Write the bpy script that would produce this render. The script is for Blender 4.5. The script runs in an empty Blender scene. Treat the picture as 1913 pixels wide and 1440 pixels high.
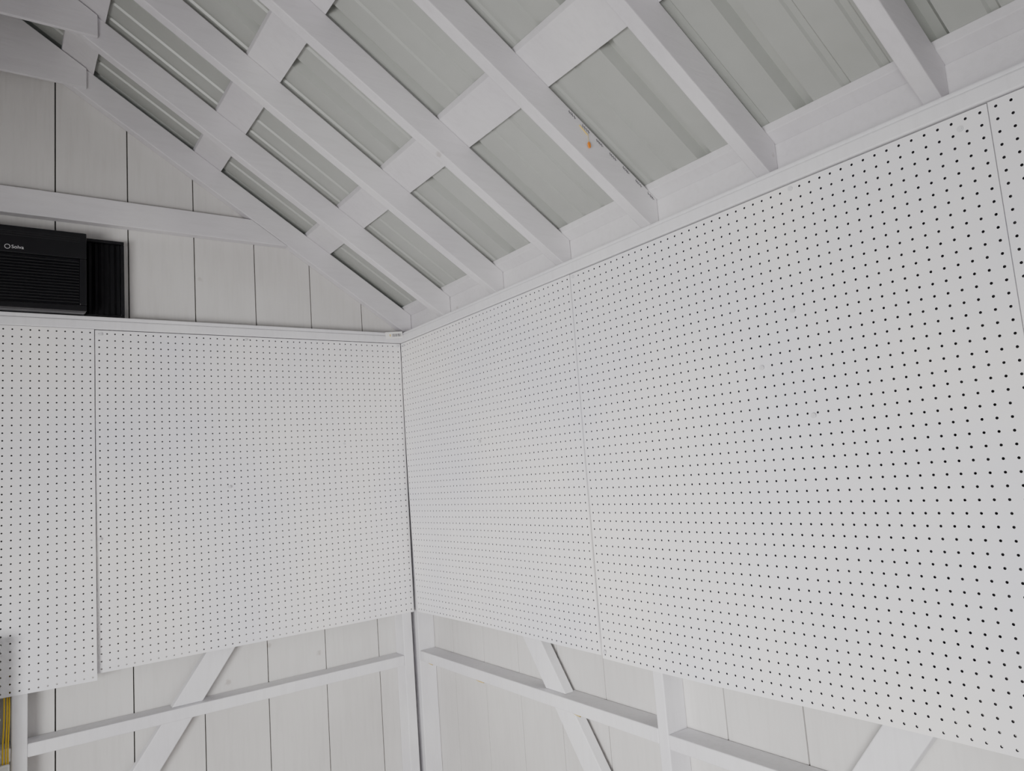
import bpy, math, random, bmesh
import numpy as np
from mathutils import Matrix, Vector
random.seed(3)
ZF=2.13           # height of the pegboard top edge above the floor
I=0.0254
XR=-1.524         # ridge x
T=.655; Z0=.1015; H=.112      # rafter slope, underside height at x=0, vertical depth
YF=-4.35          # front wall
def zt(x):        # rafter top line, both slopes
    if x<XR: x=2*XR-x
    return Z0+H-T*x
scene=bpy.context.scene
coll=scene.collection
# ---------------------------------------------------------------- materials
def newmat(name):
    m=bpy.data.materials.new(name); m.use_nodes=True
    nt=m.node_tree; b=nt.nodes["Principled BSDF"]; return m,nt,b
def N(nt,t,**k):
    n=nt.nodes.new(t)
    for a,v in k.items(): setattr(n,a,v)
    return n
def paint(name,c1,c2,rough=.55,grain=None,scale=3.,bump=.15,knots=False):
    m,nt,b=newmat(name); L=nt.links.new
    tc=N(nt,"ShaderNodeTexCoord")
    n1=N(nt,"ShaderNodeTexNoise"); n1.inputs["Scale"].default_value=scale; n1.inputs["Detail"].default_value=4
    L(tc.outputs["Object"],n1.inputs["Vector"])
    r=N(nt,"ShaderNodeValToRGB"); r.color_ramp.elements[0].position=.35; r.color_ramp.elements[1].position=.65
    r.color_ramp.elements[0].color=(*c1,1); r.color_ramp.elements[1].color=(*c2,1)
    L(n1.outputs["Fac"],r.inputs["Fac"])
    last=r.outputs["Color"]
    if knots:
        v=N(nt,"ShaderNodeTexVoronoi"); v.inputs["Scale"].default_value=4.2; L(tc.outputs["Object"],v.inputs["Vector"])
        n3=N(nt,"ShaderNodeTexNoise"); n3.inputs["Scale"].default_value=60; L(tc.outputs["Object"],n3.inputs["Vector"])
        ad=N(nt,"ShaderNodeMath",operation='MULTIPLY_ADD'); L(n3.outputs["Fac"],ad.inputs[0]); ad.inputs[1].default_value=.08; L(v.outputs["Distance"],ad.inputs[2])
        rr=N(nt,"ShaderNodeValToRGB"); e=rr.color_ramp.elements; e[0].position=.065; e[0].color=(.5,.5,.5,1); e[1].position=.095; e[1].color=(0,0,0,1)
        L(ad.outputs[0],rr.inputs["Fac"])
        mx=N(nt,"ShaderNodeMixRGB"); L(rr.outputs["Color"],mx.inputs["Fac"]); L(last,mx.inputs[1]); mx.inputs[2].default_value=(.34,.30,.27,1); last=mx.outputs[0]
    if bump:
        mp=N(nt,"ShaderNodeMapping"); L(tc.outputs["Object"],mp.inputs["Vector"])
        mp.inputs["Scale"].default_value=grain or (60,60,60)
        n2=N(nt,"ShaderNodeTexNoise"); n2.inputs["Scale"].default_value=1; n2.inputs["Detail"].default_value=4; n2.inputs["Roughness"].default_value=.6
        L(mp.outputs[0],n2.inputs["Vector"])
        bp=N(nt,"ShaderNodeBump"); bp.inputs["Strength"].default_value=bump; bp.inputs["Distance"].default_value=.002
        L(n2.outputs["Fac"],bp.inputs["Height"]); L(bp.outputs[0],b.inputs["Normal"])
        g=N(nt,"ShaderNodeValToRGB"); g.color_ramp.elements[0].position=.3; g.color_ramp.elements[0].color=(.95,.948,.945,1); g.color_ramp.elements[1].position=.55; g.color_ramp.elements[1].color=(1,1,1,1)
        L(n2.outputs["Fac"],g.inputs["Fac"])
        mu=N(nt,"ShaderNodeMixRGB",blend_type='MULTIPLY'); mu.inputs["Fac"].default_value=1; L(last,mu.inputs[1]); L(g.outputs["Color"],mu.inputs[2]); last=mu.outputs[0]
    L(last,b.inputs["Base Color"])
    b.inputs["Roughness"].default_value=rough
    return m
def plain(name,c,rough=.5,metal=0.):
    m,nt,b=newmat(name)
    n=N(nt,"ShaderNodeTexNoise"); n.inputs["Scale"].default_value=25
    tc=N(nt,"ShaderNodeTexCoord"); nt.links.new(tc.outputs["Object"],n.inputs["Vector"])
    mx=N(nt,"ShaderNodeMixRGB"); nt.links.new(n.outputs["Fac"],mx.inputs["Fac"])
    mx.inputs[1].default_value=(*[x*.96 for x in c],1); mx.inputs[2].default_value=(*[min(1,x*1.03) for x in c],1)
    nt.links.new(mx.outputs[0],b.inputs["Base Color"])
    b.inputs["Roughness"].default_value=rough; b.inputs["Metallic"].default_value=metal
    return m
WHITE=paint("white_paint_lumber",(.62,.60,.63),(.70,.685,.70),.5,(8,60,60),2.5,.45,knots=True)
WHITEV=paint("white_paint_stud",(.72,.71,.745),(.79,.785,.80),.5,(60,60,8),2.5,.45)
SIDE=paint("white_paint_siding",(.62,.605,.59),(.70,.69,.67),.55,(70,70,5),1.5,.45,knots=True)
PEG=paint("pegboard_paint",(.80,.80,.85),(.90,.88,.865),.40,None,1.7,0)
HOLE_SHADE=plain("hardboard_hole_shade",(.02,.018,.03),.9)  # hole walls and board back: near-black, hole shade put into the colour
METAL=plain("galvanized_roof_liner",(.41,.425,.40),.42,.1)
BLACK=plain("black_plastic",(.006,.006,.008),.3)
BLACKM=plain("black_matte_plastic",(.010,.010,.012),.55)
SILVER=plain("silver_print",(.6,.6,.62),.4)
YEL=plain("yellow_rubber",(.80,.55,.03),.5)
CAULK=plain("yellow_caulk",(.66,.50,.16),.7)
ORANGE=plain("orange_leaf",(.75,.25,.03),.6)
INK=plain("grey_ink",(.10,.10,.11),.8)
FOAM=paint("foam_white",(.55,.58,.52),(.82,.84,.78),.8,(200,200,200),60,1.)
PAPER=plain("paper",(.85,.84,.82),.7)
GAP=plain("dark_gap",(.04,.04,.04),.9)
SCREW=plain("painted_screw",(.68,.68,.70),.35)
FLOOR=paint("plywood_floor",(.38,.355,.33),(.48,.45,.42),.7,(4,60,60),2.,.3)
# ---------------------------------------------------------------- mesh helpers
class MB:
    def __init__(s): s.v=[];s.f=[];s.m=[]
    def prism(s,poly,axis,a0,a1,mat=0):
        n=len(poly); b=len(s.v)
        for a in (a0,a1):
            for p in poly:
                s.v.append({'x':(a,p[0],p[1]),'y':(p[0],a,p[1]),'z':(p[0],p[1],a)}[axis])
        s.f.append(tuple(b+i for i in range(n))); s.f.append(tuple(b+n+i for i in reversed(range(n))))
        for i in range(n):
            j=(i+1)%n; s.f.append((b+i,b+n+i,b+n+j,b+j))
        s.m+= [mat]*(n+2); return s
    def box(s,x0,x1,y0,y1,z0,z1,mat=0):
        return s.prism([(x0,y0),(x1,y0),(x1,y1),(x0,y1)],'z',z0,z1,mat)
    def obj(s,name,mats,bevel=.0025,parent=None):
        me=bpy.data.meshes.new(name); me.from_pydata(s.v,[],s.f)
        for m in (mats if isinstance(mats,(list,tuple)) else [mats]): me.materials.append(m)
        me.polygons.foreach_set("material_index",s.m)
        bm=bmesh.new(); bm.from_mesh(me); bmesh.ops.recalc_face_normals(bm,faces=bm.faces); bm.to_mesh(me); bm.free()
        ob=bpy.data.objects.new(name,me); coll.objects.link(ob)
        if bevel:
            bv=ob.modifiers.new("bevel","BEVEL"); bv.width=bevel; bv.segments=2; bv.limit_method='ANGLE'; bv.angle_limit=math.radians(40)
        if parent: ob.parent=parent
        return ob
def empty(name):
    e=bpy.data.objects.new(name,None); coll.objects.link(e); return e
# ---------------------------------------------------------------- pegboard
def pegboard(org,ud,nd,W,Hh,nu,nv,warp=None):
    """real perforated sheet. org: upper start corner of the front face; ud: width direction; nd: normal toward the room"""
    pu,pv=W/nu,Hh/nv; th=.0055; r=.0029
    K=3
    gu=nu*K+1; gv=nv*K+1
    gi=-np.ones((gu,gv),int); uv=[]
    for a in range(gu):
        for b in range(gv):
            if a%K==0 or b%K==0:
                gi[a,b]=len(uv); uv.append((a*pu/K,b*pv/K))
    ring_off=[(0,0),(1,0),(2,0),(3,0),(3,1),(3,2),(3,3),(2,3),(1,3),(0,3),(0,2),(0,1)]
    quads=[];hq=[]
    for i in range(nu):
        for j in range(nv):
            cx,cy=(i+.5)*pu,(j+.5)*pv; b=len(uv)
            for k in range(12):
                t=2*math.pi*k/12-math.pi*3/4
                uv.append((cx+r*math.cos(t),cy+r*math.sin(t)))
            for k in range(12):
                k2=(k+1)%12
                o=ring_off[k];o2=ring_off[k2]
                quads.append((gi[i*K+o[0],j*K+o[1]],gi[i*K+o2[0],j*K+o2[1]],b+k2,b+k))
                hq.append((b+k,b+k2))
    uv=np.array(uv); n=len(uv)
    u=uv[:,0].copy(); v=uv[:,1].copy(); w=np.zeros(n)
    if warp: u,v,w=warp(u,v,W,Hh)
    org=np.array(org);ud=np.array(ud,float);nd=np.array(nd,float);vd=np.array([0,0,-1.])
    F_=org+u[:,None]*ud+v[:,None]*vd+w[:,None]*nd
    V=np.vstack([F_,F_-nd*th])
    q=np.array(quads); hq=np.array(hq)
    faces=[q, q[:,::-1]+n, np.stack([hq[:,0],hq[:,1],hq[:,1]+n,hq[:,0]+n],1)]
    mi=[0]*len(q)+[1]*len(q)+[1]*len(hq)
    be=[]
    for a in range(gu-1):
        be.append((gi[a,0],gi[a+1,0])); be.append((gi[a+1,gv-1],gi[a,gv-1]))
    for b in range(gv-1):
        be.append((gi[0,b+1],gi[0,b])); be.append((gi[gu-1,b],gi[gu-1,b+1]))
    be=np.array(be); faces.append(np.stack([be[:,1],be[:,0],be[:,0]+n,be[:,1]+n],1)); mi+=[0]*len(be)
    A=np.vstack(faces)
    e1=V[A[0,1]]-V[A[0,0]]; e2=V[A[0,2]]-V[A[0,0]]
    if np.dot(np.cross(e1,e2),nd)<0: A=A[:,::-1]
    me=bpy.data.meshes.new("pegboard"); me.vertices.add(len(V)); me.vertices.foreach_set("co",V.ravel())
    me.loops.add(A.size); me.loops.foreach_set("vertex_index",A.ravel().astype(np.int32))
    me.polygons.add(len(A)); me.polygons.foreach_set("loop_start",np.arange(0,A.size,4,dtype=np.int32))
    me.polygons.foreach_set("loop_total",np.full(len(A),4,dtype=np.int32))
    me.materials.append(PEG); me.materials.append(HOLE_SHADE)
    me.update(calc_edges=True); me.polygons.foreach_set("material_index",np.array(mi,dtype=np.int32))
    me.polygons.foreach_set("use_smooth",[False]*len(A)); me.update(); me.validate()
    ob=bpy.data.objects.new("pegboard",me); coll.objects.link(ob); return ob
B=48*I
def wR1(u,v,W,Hh):
    s=np.clip(v/Hh,0,1); k=np.clip(1-u/(8*I),0,1)
    return u+.026*s**1.3*k, v, .005*np.sin(math.pi*s)*k+.002*s+.005*np.sin(u*5+v*2)*s
def wR2(u,v,W,Hh):
    s=v/Hh; return u,v,.0005+.004*s+.006*np.sin(u*5)*s
def wR3(u,v,W,Hh):
    s=v/Hh; return u,v,.0+.003*s
def wL1(u,v,W,Hh):
    s=v/Hh; k=np.clip(1-u/(8*I),0,1)
    return u+.008*s*k, v, .002*s*np.sin(u*4)+.006*np.sin(u*5.1)*np.sin(v*2.6)
def wL0(u,v,W,Hh):
    s=v/Hh; k=np.clip(1-u/(10*I),0,1)
    return u,v,.003+.020*s**2*k
WL=1.2325
pegboard((-.003,0,0),(-1,0,0),(0,-1,0),WL-.004,1.2045,48,48,wL1)
pegboard((-WL-.002,0,.002),(-1,0,0),(0,-1,0),WL,1.2235,48,48,wL0)
pegboard((-2*WL-.004,0,0),(-1,0,0),(0,-1,0),22*I,1.21,22,48)
pegboard((0,-.002,0),(0,-1,0),(-1,0,0),B-.005,1.203,48,48,wR1)
pegboard((0,-B-.0025,-.001),(0,-1,0),(-1,0,0),B+.008,1.211,48,48,wR2)
pegboard((0,-2*B-.0122,0),(0,-1,0),(-1,0,0),B-.003,1.215,48,48,wR3)
# ---------------------------------------------------------------- walls (siding boards)
SP=.2405; G=.0042
zb=-ZF
w=MB()
edges=[.10]+[-.146-SP*k for k in range(0,14)]
xe=[e for e in edges if e>-3.14]+[-3.14]
for a,b in zip(xe[:-1],xe[1:]):
    x1,x0=a-G/2,b+G/2
    top=lambda x: zt(x)+.018
    poly=[(x0,zb),(x1,zb),(x1,top(x1))]
    if x0<XR<x1: poly.append((XR,top(XR)))
    poly.append((x0,top(x0)))
    w.prism(poly,'y',.09,.105,0)
w.prism([(-3.14,zb),(.10,zb),(.10,zt(.1)+.015),(XR,zt(XR)+.015),(-3.14,zt(-3.14)+.015)],'y',.1055,.115,1)
w.obj("wall_back",[SIDE,GAP],.001)
def strip(w,x,s,ya,yb,z0,z1):
    y=ya
    while y>yb+.001:
        y1=max(y-SP,yb); p,q=sorted((x,x+s*.015)); w.box(p,q,y1+G/2,y-G/2,z0,z1,0); y-=SP
    p,q=sorted((x+s*.0155,x+s*.024)); w.box(p,q,yb,ya,z0,z1-.004,1)
w=MB(); strip(w,.0905,1,.09,YF-.09,zb,-.02); w.obj("wall_right",[SIDE,GAP],.001)
w=MB(); w.box(.0905,.1045,YF-.085,.089,-.0195,zt(.09)-.002); w.obj("trim_1",WHITE,.002)
# left wall with a wide double doorway
LY0,LY1,DZ=-3.95,-2.15,1.98-ZF
w=MB(); strip(w,-3.1385,-1,.09,LY1,zb,zt(.09)-.002); strip(w,-3.1385,-1,LY0,YF-.09,zb,zt(.09)-.002); strip(w,-3.1385,-1,LY1-.001,LY0+.001,DZ,zt(.09)-.002)
w.obj("wall_left",[SIDE,GAP],.001)
d=MB(); d.box(-3.135,-3.06,LY1,LY1+.04,zb,DZ); d.box(-3.135,-3.06,LY0-.04,LY0,zb,DZ); d.box(-3.135,-3.06,LY0-.04,LY1+.04,DZ+.0005,DZ+.06)
d.obj("door_1",WHITEV)
# front wall; unseen window opening, added to let sky light in
w=MB(); WX0,WX1,WZ0,WZ1=-2.2,-.9,1.0-ZF,1.9-ZF
w.box(-3.14,WX0,YF-.10,YF-.085,zb,0); w.box(WX1,.09,YF-.10,YF-.085,zb,0); w.box(WX0,WX1,YF-.10,YF-.085,zb,WZ0); w.box(WX0,WX1,YF-.10,YF-.085,WZ1,0)
w.prism([(-3.14,.0),(.09,.0),(.09,zt(.09)-.01),(XR,zt(XR)),(-3.14,zt(-3.14)-.01)],'y',YF-.1,YF-.085)
w.obj("wall_front",SIDE,0)
d=MB(); d.box(WX0,WX0+.04,YF-.12,YF-.06,WZ0,WZ1); d.box(WX1-.04,WX1,YF-.12,YF-.06,WZ0,WZ1); d.box(WX0+.04,WX1-.04,YF-.12,YF-.06,WZ1-.04,WZ1); d.box(WX0+.04,WX1-.04,YF-.12,YF-.06,WZ0,WZ0+.04); d.box(-1.57,-1.53,YF-.10,YF-.07,WZ0+.04,WZ1-.04)
d.obj("added_window",WHITEV)
f=MB(); f.box(-3.2,.15,YF-.15,.12,zb-.03,zb); f.obj("floor",FLOOR,0)
# ---------------------------------------------------------------- framing
def brd(name,x0,x1,y0,y1,z0,z1,mat=WHITEV,bev=.003):
    m=MB(); m.box(x0,x1,y0,y1,z0,z1); return m.obj(name,mat,bev)
m=MB(); m.box(-3.05,-.0005,-.004,.089,.0035,.036); m.box(-3.05,-.0005,.002,.089,.0365,.052); m.obj("top_plate",WHITEV,.004)
m=MB(); m.box(-.004,.0895,YF,.089,.0035,.038); m.box(.001,.0895,YF,.089,.0385,.050); m.obj("top_plate",WHITEV,.004)
m=MB(); m.box(-3.138,-3.05,YF,.089,.0035,.050); m.obj("top_plate",WHITEV,.004)
for a in [-.065,-1.474,-2.95]: brd("wall_stud",a,a+.044,.007,.0895,zb,.003)
brd("corner_post",.0085,.0895,.0085,.066,zb,.003)
for a in [-1.414,-2.86,-4.26]: brd("wall_stud",.0085,.0895,a-.038,a,zb,.003)
RT=-1.383
def rail(*a): return brd("wall_rail",*a,mat=WHITEV)
rail(-1.430,-.0655,.008,.089,RT-.042,RT)
rail(-2.906,-1.4745,.008,.089,RT-.042,RT)
rail(.009,.0895,-1.4135,.0075,RT-.036,RT+.006)
rail(.009,.0895,-2.8595,-1.4525,RT-.042,RT-.002)
rail(.009,.0895,-4.2595,-2.8985,RT-.042,RT-.002)
for a in ((-1.430,-.0655,.008,.089),(.009,.0895,-1.4135,.0075),(.009,.0895,-2.8595,-1.4525)): rail(*a,zb,zb+.04)
def brace(axis,c,z_c,slope,a0,a1,segs,wid=.106):
    m=MB()
    for za,zb_ in segs:
        pa=c+slope*(za-z_c); pb=c+slope*(zb_-z_c)
        m.prism([(pa-wid/2,za),(pa+wid/2,za),(pb+wid/2,zb_),(pb-wid/2,zb_)],axis,a0,a1)
    return m.obj("diagonal_brace",WHITEV,.003)
brace('y',-.942,-1.385,.72,.035,.073,[(RT+.0005,-.85),(-1.97,RT-.0425)])
brace('x',-.925,-1.385,.74,.035,.073,[(RT+.0065,-.9),(-1.94,RT-.0365)])
brace('x',-2.000,-1.385,-.72,.035,.073,[(RT-.0015,-1.0),(-2.02,RT-.0425)])
m=MB(); bz0,bz1=.423,.522
xa=lambda z:-(z-Z0)/T
m.prism([(2*XR-xa(bz0),bz0),(xa(bz0)-.002,bz0),(xa(bz1)-.002,bz1),(2*XR-xa(bz1),bz1)],'y',.0495,.089)
m.obj("gable_beam",WHITE,.003)
# ---------------------------------------------------------------- trusses
def truss(y,i):
    e=empty("roof_truss"); y0,y1=y-.019,y+.019
    if i==0: y0,y1=.050,.0885
    P=[(XR+.001,Z0-T*XR),((Z0-.051)/T,.051),(.089,.051),(.089,zt(.089)),(XR+.001,zt(XR))]
    m=MB(); m.prism(P,'y',y0,y1); m.obj("rafter_right",WHITE,.003,e)
    m=MB(); m.prism([(2*XR-a,b) for a,b in P],'y',y0,y1); m.obj("rafter_left",WHITE,.003,e)
    m=MB(); gx=-1.250; gz=.950
    m.prism([(gx,gz),(gx,zt(gx)-.004),(XR,zt(XR)-.004),(2*XR-gx,zt(gx)-.004),(2*XR-gx,gz)],'y',y0-.0135,y0-.0005)
    m.obj("gusset_plate",WHITE,.0015,e)
for i in range(0,11): truss(-.4078*i+.1084 if i else .07,i)
def purlin(xa_,xb_):
    for sgn in (0,1):
        m=MB(); P=[(xa_,zt(xa_)+.0005),(xb_,zt(xb_)+.0005),(xb_,zt(xb_)+.0225),(xa_,zt(xa_)+.0225)]
        if sgn: P=[(2*XR-a,b) for a,b in P]
        m.prism(P,'y',YF-.08,.10); m.obj("roof_purlin",WHITE,.002)
purlin(-.405,-.300); purlin(-.866,-.763); purlin(-1.33,-1.225); purlin(.058,.17)
# ---------------------------------------------------------------- ribbed metal roof
ys=[];off=[]
y=.10; pitch=.3048
prof=[(0,0),(.014,.026),(.034,.026),(.048,0),(.118,0),(.123,.006),(.137,.006),(.142,0),(.208,0),(.213,.006),(.227,.006),(.232,0)]
while y>YF-.2:
    for a,b in prof: ys.append(y-a); off.append(b)
    y-=pitch
m=MB()
for sgn in (0,1):
    b=len(m.v)
    for x in (.34,XR):
        for yy,o in zip(ys,off):
            m.v.append((x if not sgn else 2*XR-x,yy,Z0+H-T*x+.0235+o*1.2))
    n=len(ys)
    for i in range(n-1):
        m.f.append((b+i,b+i+1,b+n+i+1,b+n+i)); m.m.append(0)
ob=m.obj("ceiling",METAL,0)
so=ob.modifiers.new("thick","SOLIDIFY"); so.thickness=.001; so.offset=0
# ---------------------------------------------------------------- air conditioner in the gable
ac=empty("air_conditioner")
bx0,bx1=-1.80,-1.262; bz0,bz1=.0535,.340; fy=-.060
m=MB(); m.box(bx0,bx1,fy+.014,.088,bz0,bz1); m.obj("cabinet",BLACK,.006,ac)
m=MB()
m.box(bx0,bx1,fy,fy+.0135,bz1-.095,bz1); m.box(bx0,bx1,fy,fy+.0135,bz0,bz0+.022)
m.box(bx1-.022,bx1,fy,fy+.0135,bz0+.0225,bz1-.0955); m.box(bx0,bx0+.022,fy,fy+.0135,bz0+.0225,bz1-.0955)
m.obj("bezel",BLACK,.003,ac)
m=MB(); z=bz0+.030
while z<bz1-.10:
    m.prism([(fy+.002,z),(fy+.013,z+.004),(fy+.013,z+.0065),(fy+.002,z+.0025)],'x',bx0+.0225,bx1-.0225); z+=.0105
m.obj("louvers",BLACKM,0,ac)
m=MB()
for z in (bz1-.02,bz1-.028,bz1-.036): m.box(bx0+.03,bx1-.02,fy-.0015,fy-.0002,z,z+.003)
m.obj("top_vents",BLACKM,0,ac)
px0,px1=-1.2615,-1.131; pz0,pz1=.0535,.352
for sgn in (0,1):
    m=MB()
    n=11; xs=[px0+.006+(px1-px0-.02)*k/n for k in range(n+1)]
    poly=[]
    for k,x in enumerate(xs): poly.append((x,.035 if k%2 else .048))
    poly+= [(xs[-1],.06),(xs[0],.06)]
    if sgn: poly=[(2*XR-.01-a,b) for a,b in poly]
    m.prism(poly,'z',pz0+.012,pz1-.012); m.obj("accordion_curtain",BLACKM,0,ac)
    m=MB(); f_=lambda a:(2*XR-.01-a) if sgn else a
    for (a,b,c,dd) in ((px0,px1,pz1-.0115,pz1),(px0,px1,pz0,pz0+.0115),(px1-.013,px1,pz0+.012,pz1-.012)):
        s_=sorted((f_(a),f_(b))); m.box(s_[0],s_[1],.026,.0885,c,dd)
    m.obj("curtain_frame",BLACK,.002,ac)
c=bpy.data.curves.new("brand_text","FONT"); c.body="Solva"; c.size=.017; c.extrude=.0003; c.materials.append(SILVER)
o=bpy.data.objects.new("brand_text",c); coll.objects.link(o); o.location=(-1.484,fy-.0012,.259); o.rotation_euler=(math.pi/2,0,0); o.parent=ac
bpy.ops.mesh.primitive_torus_add(major_radius=.0075,minor_radius=.0009,location=(-1.495,fy-.001,.264),rotation=(math.pi/2,0,0))
o=bpy.context.object; o.name="mark"; o.data.materials.append(SILVER); o.parent=ac
# ---------------------------------------------------------------- small things
def disc(m,c,axis,r,t,n=14):
    pts=[(r*math.cos(2*math.pi*k/n),r*math.sin(2*math.pi*k/n)) for k in range(n)]
    if axis=='x': m.prism([(c[1]+a,c[2]+b) for a,b in pts],'x',c[0]-t,c[0])
    else: m.prism([(c[0]+a,c[2]+b) for a,b in pts],'y',c[1]-t,c[1])
RM=np.array([[0.81211,-0.57858,-0.07573],[0.00787,0.14063,-0.99003],[0.58346,0.80341,0.11876]])
U_,S_,V_=np.linalg.svd(RM); RM=U_@V_
C=np.array([-1.5238,-2.9493,-0.6247]); F=1342.93
m=MB()
for y,z in ((-2.40,-.03),(-2.03,-.012),(-1.235,-.012),(-.03,-.013),(-.62,-.50),(-1.9,-.42),(-2.02,-.55),(-2.0,-.30),(-1.24,-1.19),(-2.42,-1.17)):
    e=-.0015 if z>-.2 else (-.0075 if z>-1 else -.011)
    disc(m,(e,y,z),'x',.0060,.0020); disc(m,(e-.002,y,z),'x',.0035,.0012)
for x,z in ((-1.222,-.75),(-1.244,-.75),(-.78,-.60),(-.30,-.45),(-.02,-.012),(-1.215,-.015),(-.7,-.012)):
    disc(m,(x,-.0055,z),'y',.0060,.0015); disc(m,(x,-.007,z),'y',.0035,.0012)
m.obj("pegboard_screws",SCREW,0)
tg=empty("paper_tag")
m=MB(); m.box(-.090,-.0045,-.040,-.0392,.022,.052); m.obj("tag_sheet",PAPER,0,tg)
m=MB()
for k in range(16):
    a=-.058+k*.003; m.box(a,a+random.choice([.0008,.0016]),-.0407,-.0401,.030,.043)
m.obj("printed_bars",INK,0,tg)
m=MB(); m.box(-.070,-.065,-.0407,-.0401,.032,.042); m.obj("print_patch",CAULK,0,tg)
tg.rotation_euler=(0,math.radians(-6),0)
y4=-.4078*4+.1084-.019
lf=empty("dry_leaf")
m=MB()
m.prism([(-.177,.262),(-.173,.258),(-.168,.264),(-.169,.273),(-.174,.279),(-.179,.272)],'y',y4-.006,y4-.002); m.obj("leaf_blade",ORANGE,.001,lf)
m=MB(); m.box(-.1745,-.1739,y4-.004,y4-.003,.278,.300); m.prism([(-.174,.299),(-.202,.322),(-.2025,.3215),(-.1745,.2985)],'y',y4-.004,y4-.0005); m.obj("thread",CAULK,0,lf)
m=MB()
for g in range(7):
    cx=-.235+g*.048
    for k in range(4):
        x=cx+k*.006+random.uniform(-.001,.001); z=zt(x)-.018+random.uniform(-.001,.001)
        m.box(x,x+.0013,y4-.0006,y4-.0001,z,z+.010)
    zc=zt(cx)-.014; m.prism([(cx-.002,zc+.002),(cx+.024,zc+.002-.017),(cx+.024,zc+.0032-.017),(cx-.002,zc+.0032)],'y',y4-.0006,y4-.0001)
m.obj("lumber_stamp",INK,0)
def tube(name,pts,r,mat,parent=None):
    c=bpy.data.curves.new(name,"CURVE"); c.dimensions='3D'; c.bevel_depth=r; c.bevel_resolution=3
    s=c.splines.new('NURBS'); s.points.add(len(pts)-1); s.use_endpoint_u=True; s.order_u=3
    for p,q in zip(s.points,pts): p.co=(*q,1)
    c.materials.append(mat); o=bpy.data.objects.new(name,c); coll.objects.link(o)
    if parent: o.parent=parent
    return o
cb=empty("caulk_bead")
rr=RT-.036
tube("bead_1",[(.03,-.02,rr-.001),(.012,-.06,rr-.002),(.012,-.10,rr-.001)],.0025,CAULK,cb)
tube("bead_2",[(.07,-.33,rr-.001),(.03,-.40,rr-.003),(.012,-.47,rr-.003),(.014,-.50,rr-.001)],.003,CAULK,cb)
tube("bead_3",[(.06,-.93,rr-.001),(.02,-1.0,rr-.003),(.012,-1.07,rr-.001)],.003,CAULK,cb)
ec=empty("extension_cord")
for k,x in enumerate((-1.494,-1.486,-1.480)):
    tube("cord_%d"%(k+1),[(x,.03,-1.15),(x+.002,.004,-1.27),(x-.004,-.003,-1.40),(x+.002,-.003,-1.55),(x-.003,0,-1.9)],.0022,YEL,ec)
m=MB(); m.box(-1.505,-1.478,-.022,-.008,-1.452,-1.425); m.obj("plug",PAPER,.004,ec)
me=bpy.data.meshes.new("foam_roll"); bm=bmesh.new()
n=24; rings=60; vs=[]
for a in range(rings+1):
    z=-1.03-1.10*a/rings; row=[]
    for k in range(n):
        t=2*math.pi*k/n; r=.052+.012*a/rings+.004*math.sin(a*2.1)+.003*math.sin(k*3+a)
        row.append(bm.verts.new((-1.562+r*math.cos(t),-.085+r*math.sin(t),z)))
    vs.append(row)
for a in range(rings):
    for k in range(n): bm.faces.new((vs[a][k],vs[a][(k+1)%n],vs[a+1][(k+1)%n],vs[a+1][k]))
bm.faces.new(vs[0]); bm.faces.new(vs[-1][::-1]); bmesh.ops.recalc_face_normals(bm,faces=bm.faces)
bm.to_mesh(me); bm.free(); me.materials.append(FOAM); me.polygons.foreach_set("use_smooth",[True]*len(me.polygons))
o=bpy.data.objects.new("foam_roll",me); coll.objects.link(o)
for o in list(scene.objects):
    if o.parent is None: o.location.z+=ZF
m=MB(); m.box(-14,9,-20,8,-.20,-.15); m.obj("ground",plain("gravel_ground",(.45,.44,.42),.9),0)
# ---------------------------------------------------------------- camera
cam=bpy.data.cameras.new("camera"); co=bpy.data.objects.new("camera",cam); coll.objects.link(co)
M=Matrix(((RM[0][0],-RM[1][0],-RM[2][0],C[0]),(RM[0][1],-RM[1][1],-RM[2][1],C[1]),(RM[0][2],-RM[1][2],-RM[2][2],C[2]+ZF),(0,0,0,1)))
co.matrix_world=M; cam.sensor_fit='HORIZONTAL'; cam.sensor_width=36; cam.lens=F/1913*36; cam.clip_start=.02
scene.camera=co
# ---------------------------------------------------------------- light
wd=bpy.data.worlds.new("sky"); scene.world=wd; wd.use_nodes=True
bg=wd.node_tree.nodes["Background"]; bg.inputs[0].default_value=(.82,.90,1,1); bg.inputs[1].default_value=1.2
l=bpy.data.lights.new("doorway_daylight","AREA"); l.shape='RECTANGLE'; l.size=1.7; l.size_y=.9; l.energy=50; l.color=(1,.982,.975); l.spread=math.radians(95)
lo=bpy.data.objects.new("doorway_daylight",l); coll.objects.link(lo); lo.location=(-3.16,(LY0+LY1)/2,.95)
lo.rotation_euler=Vector((1,.78,-.02)).to_track_quat('-Z','Y').to_euler()
s=bpy.data.lights.new("sun","SUN"); s.energy=1.4; s.angle=.02; s.color=(1,.95,.88)
so_=bpy.data.objects.new("sun",s); coll.objects.link(so_); so_.rotation_euler=Vector((.72,.10,-.68)).to_track_quat('-Z','Y').to_euler()
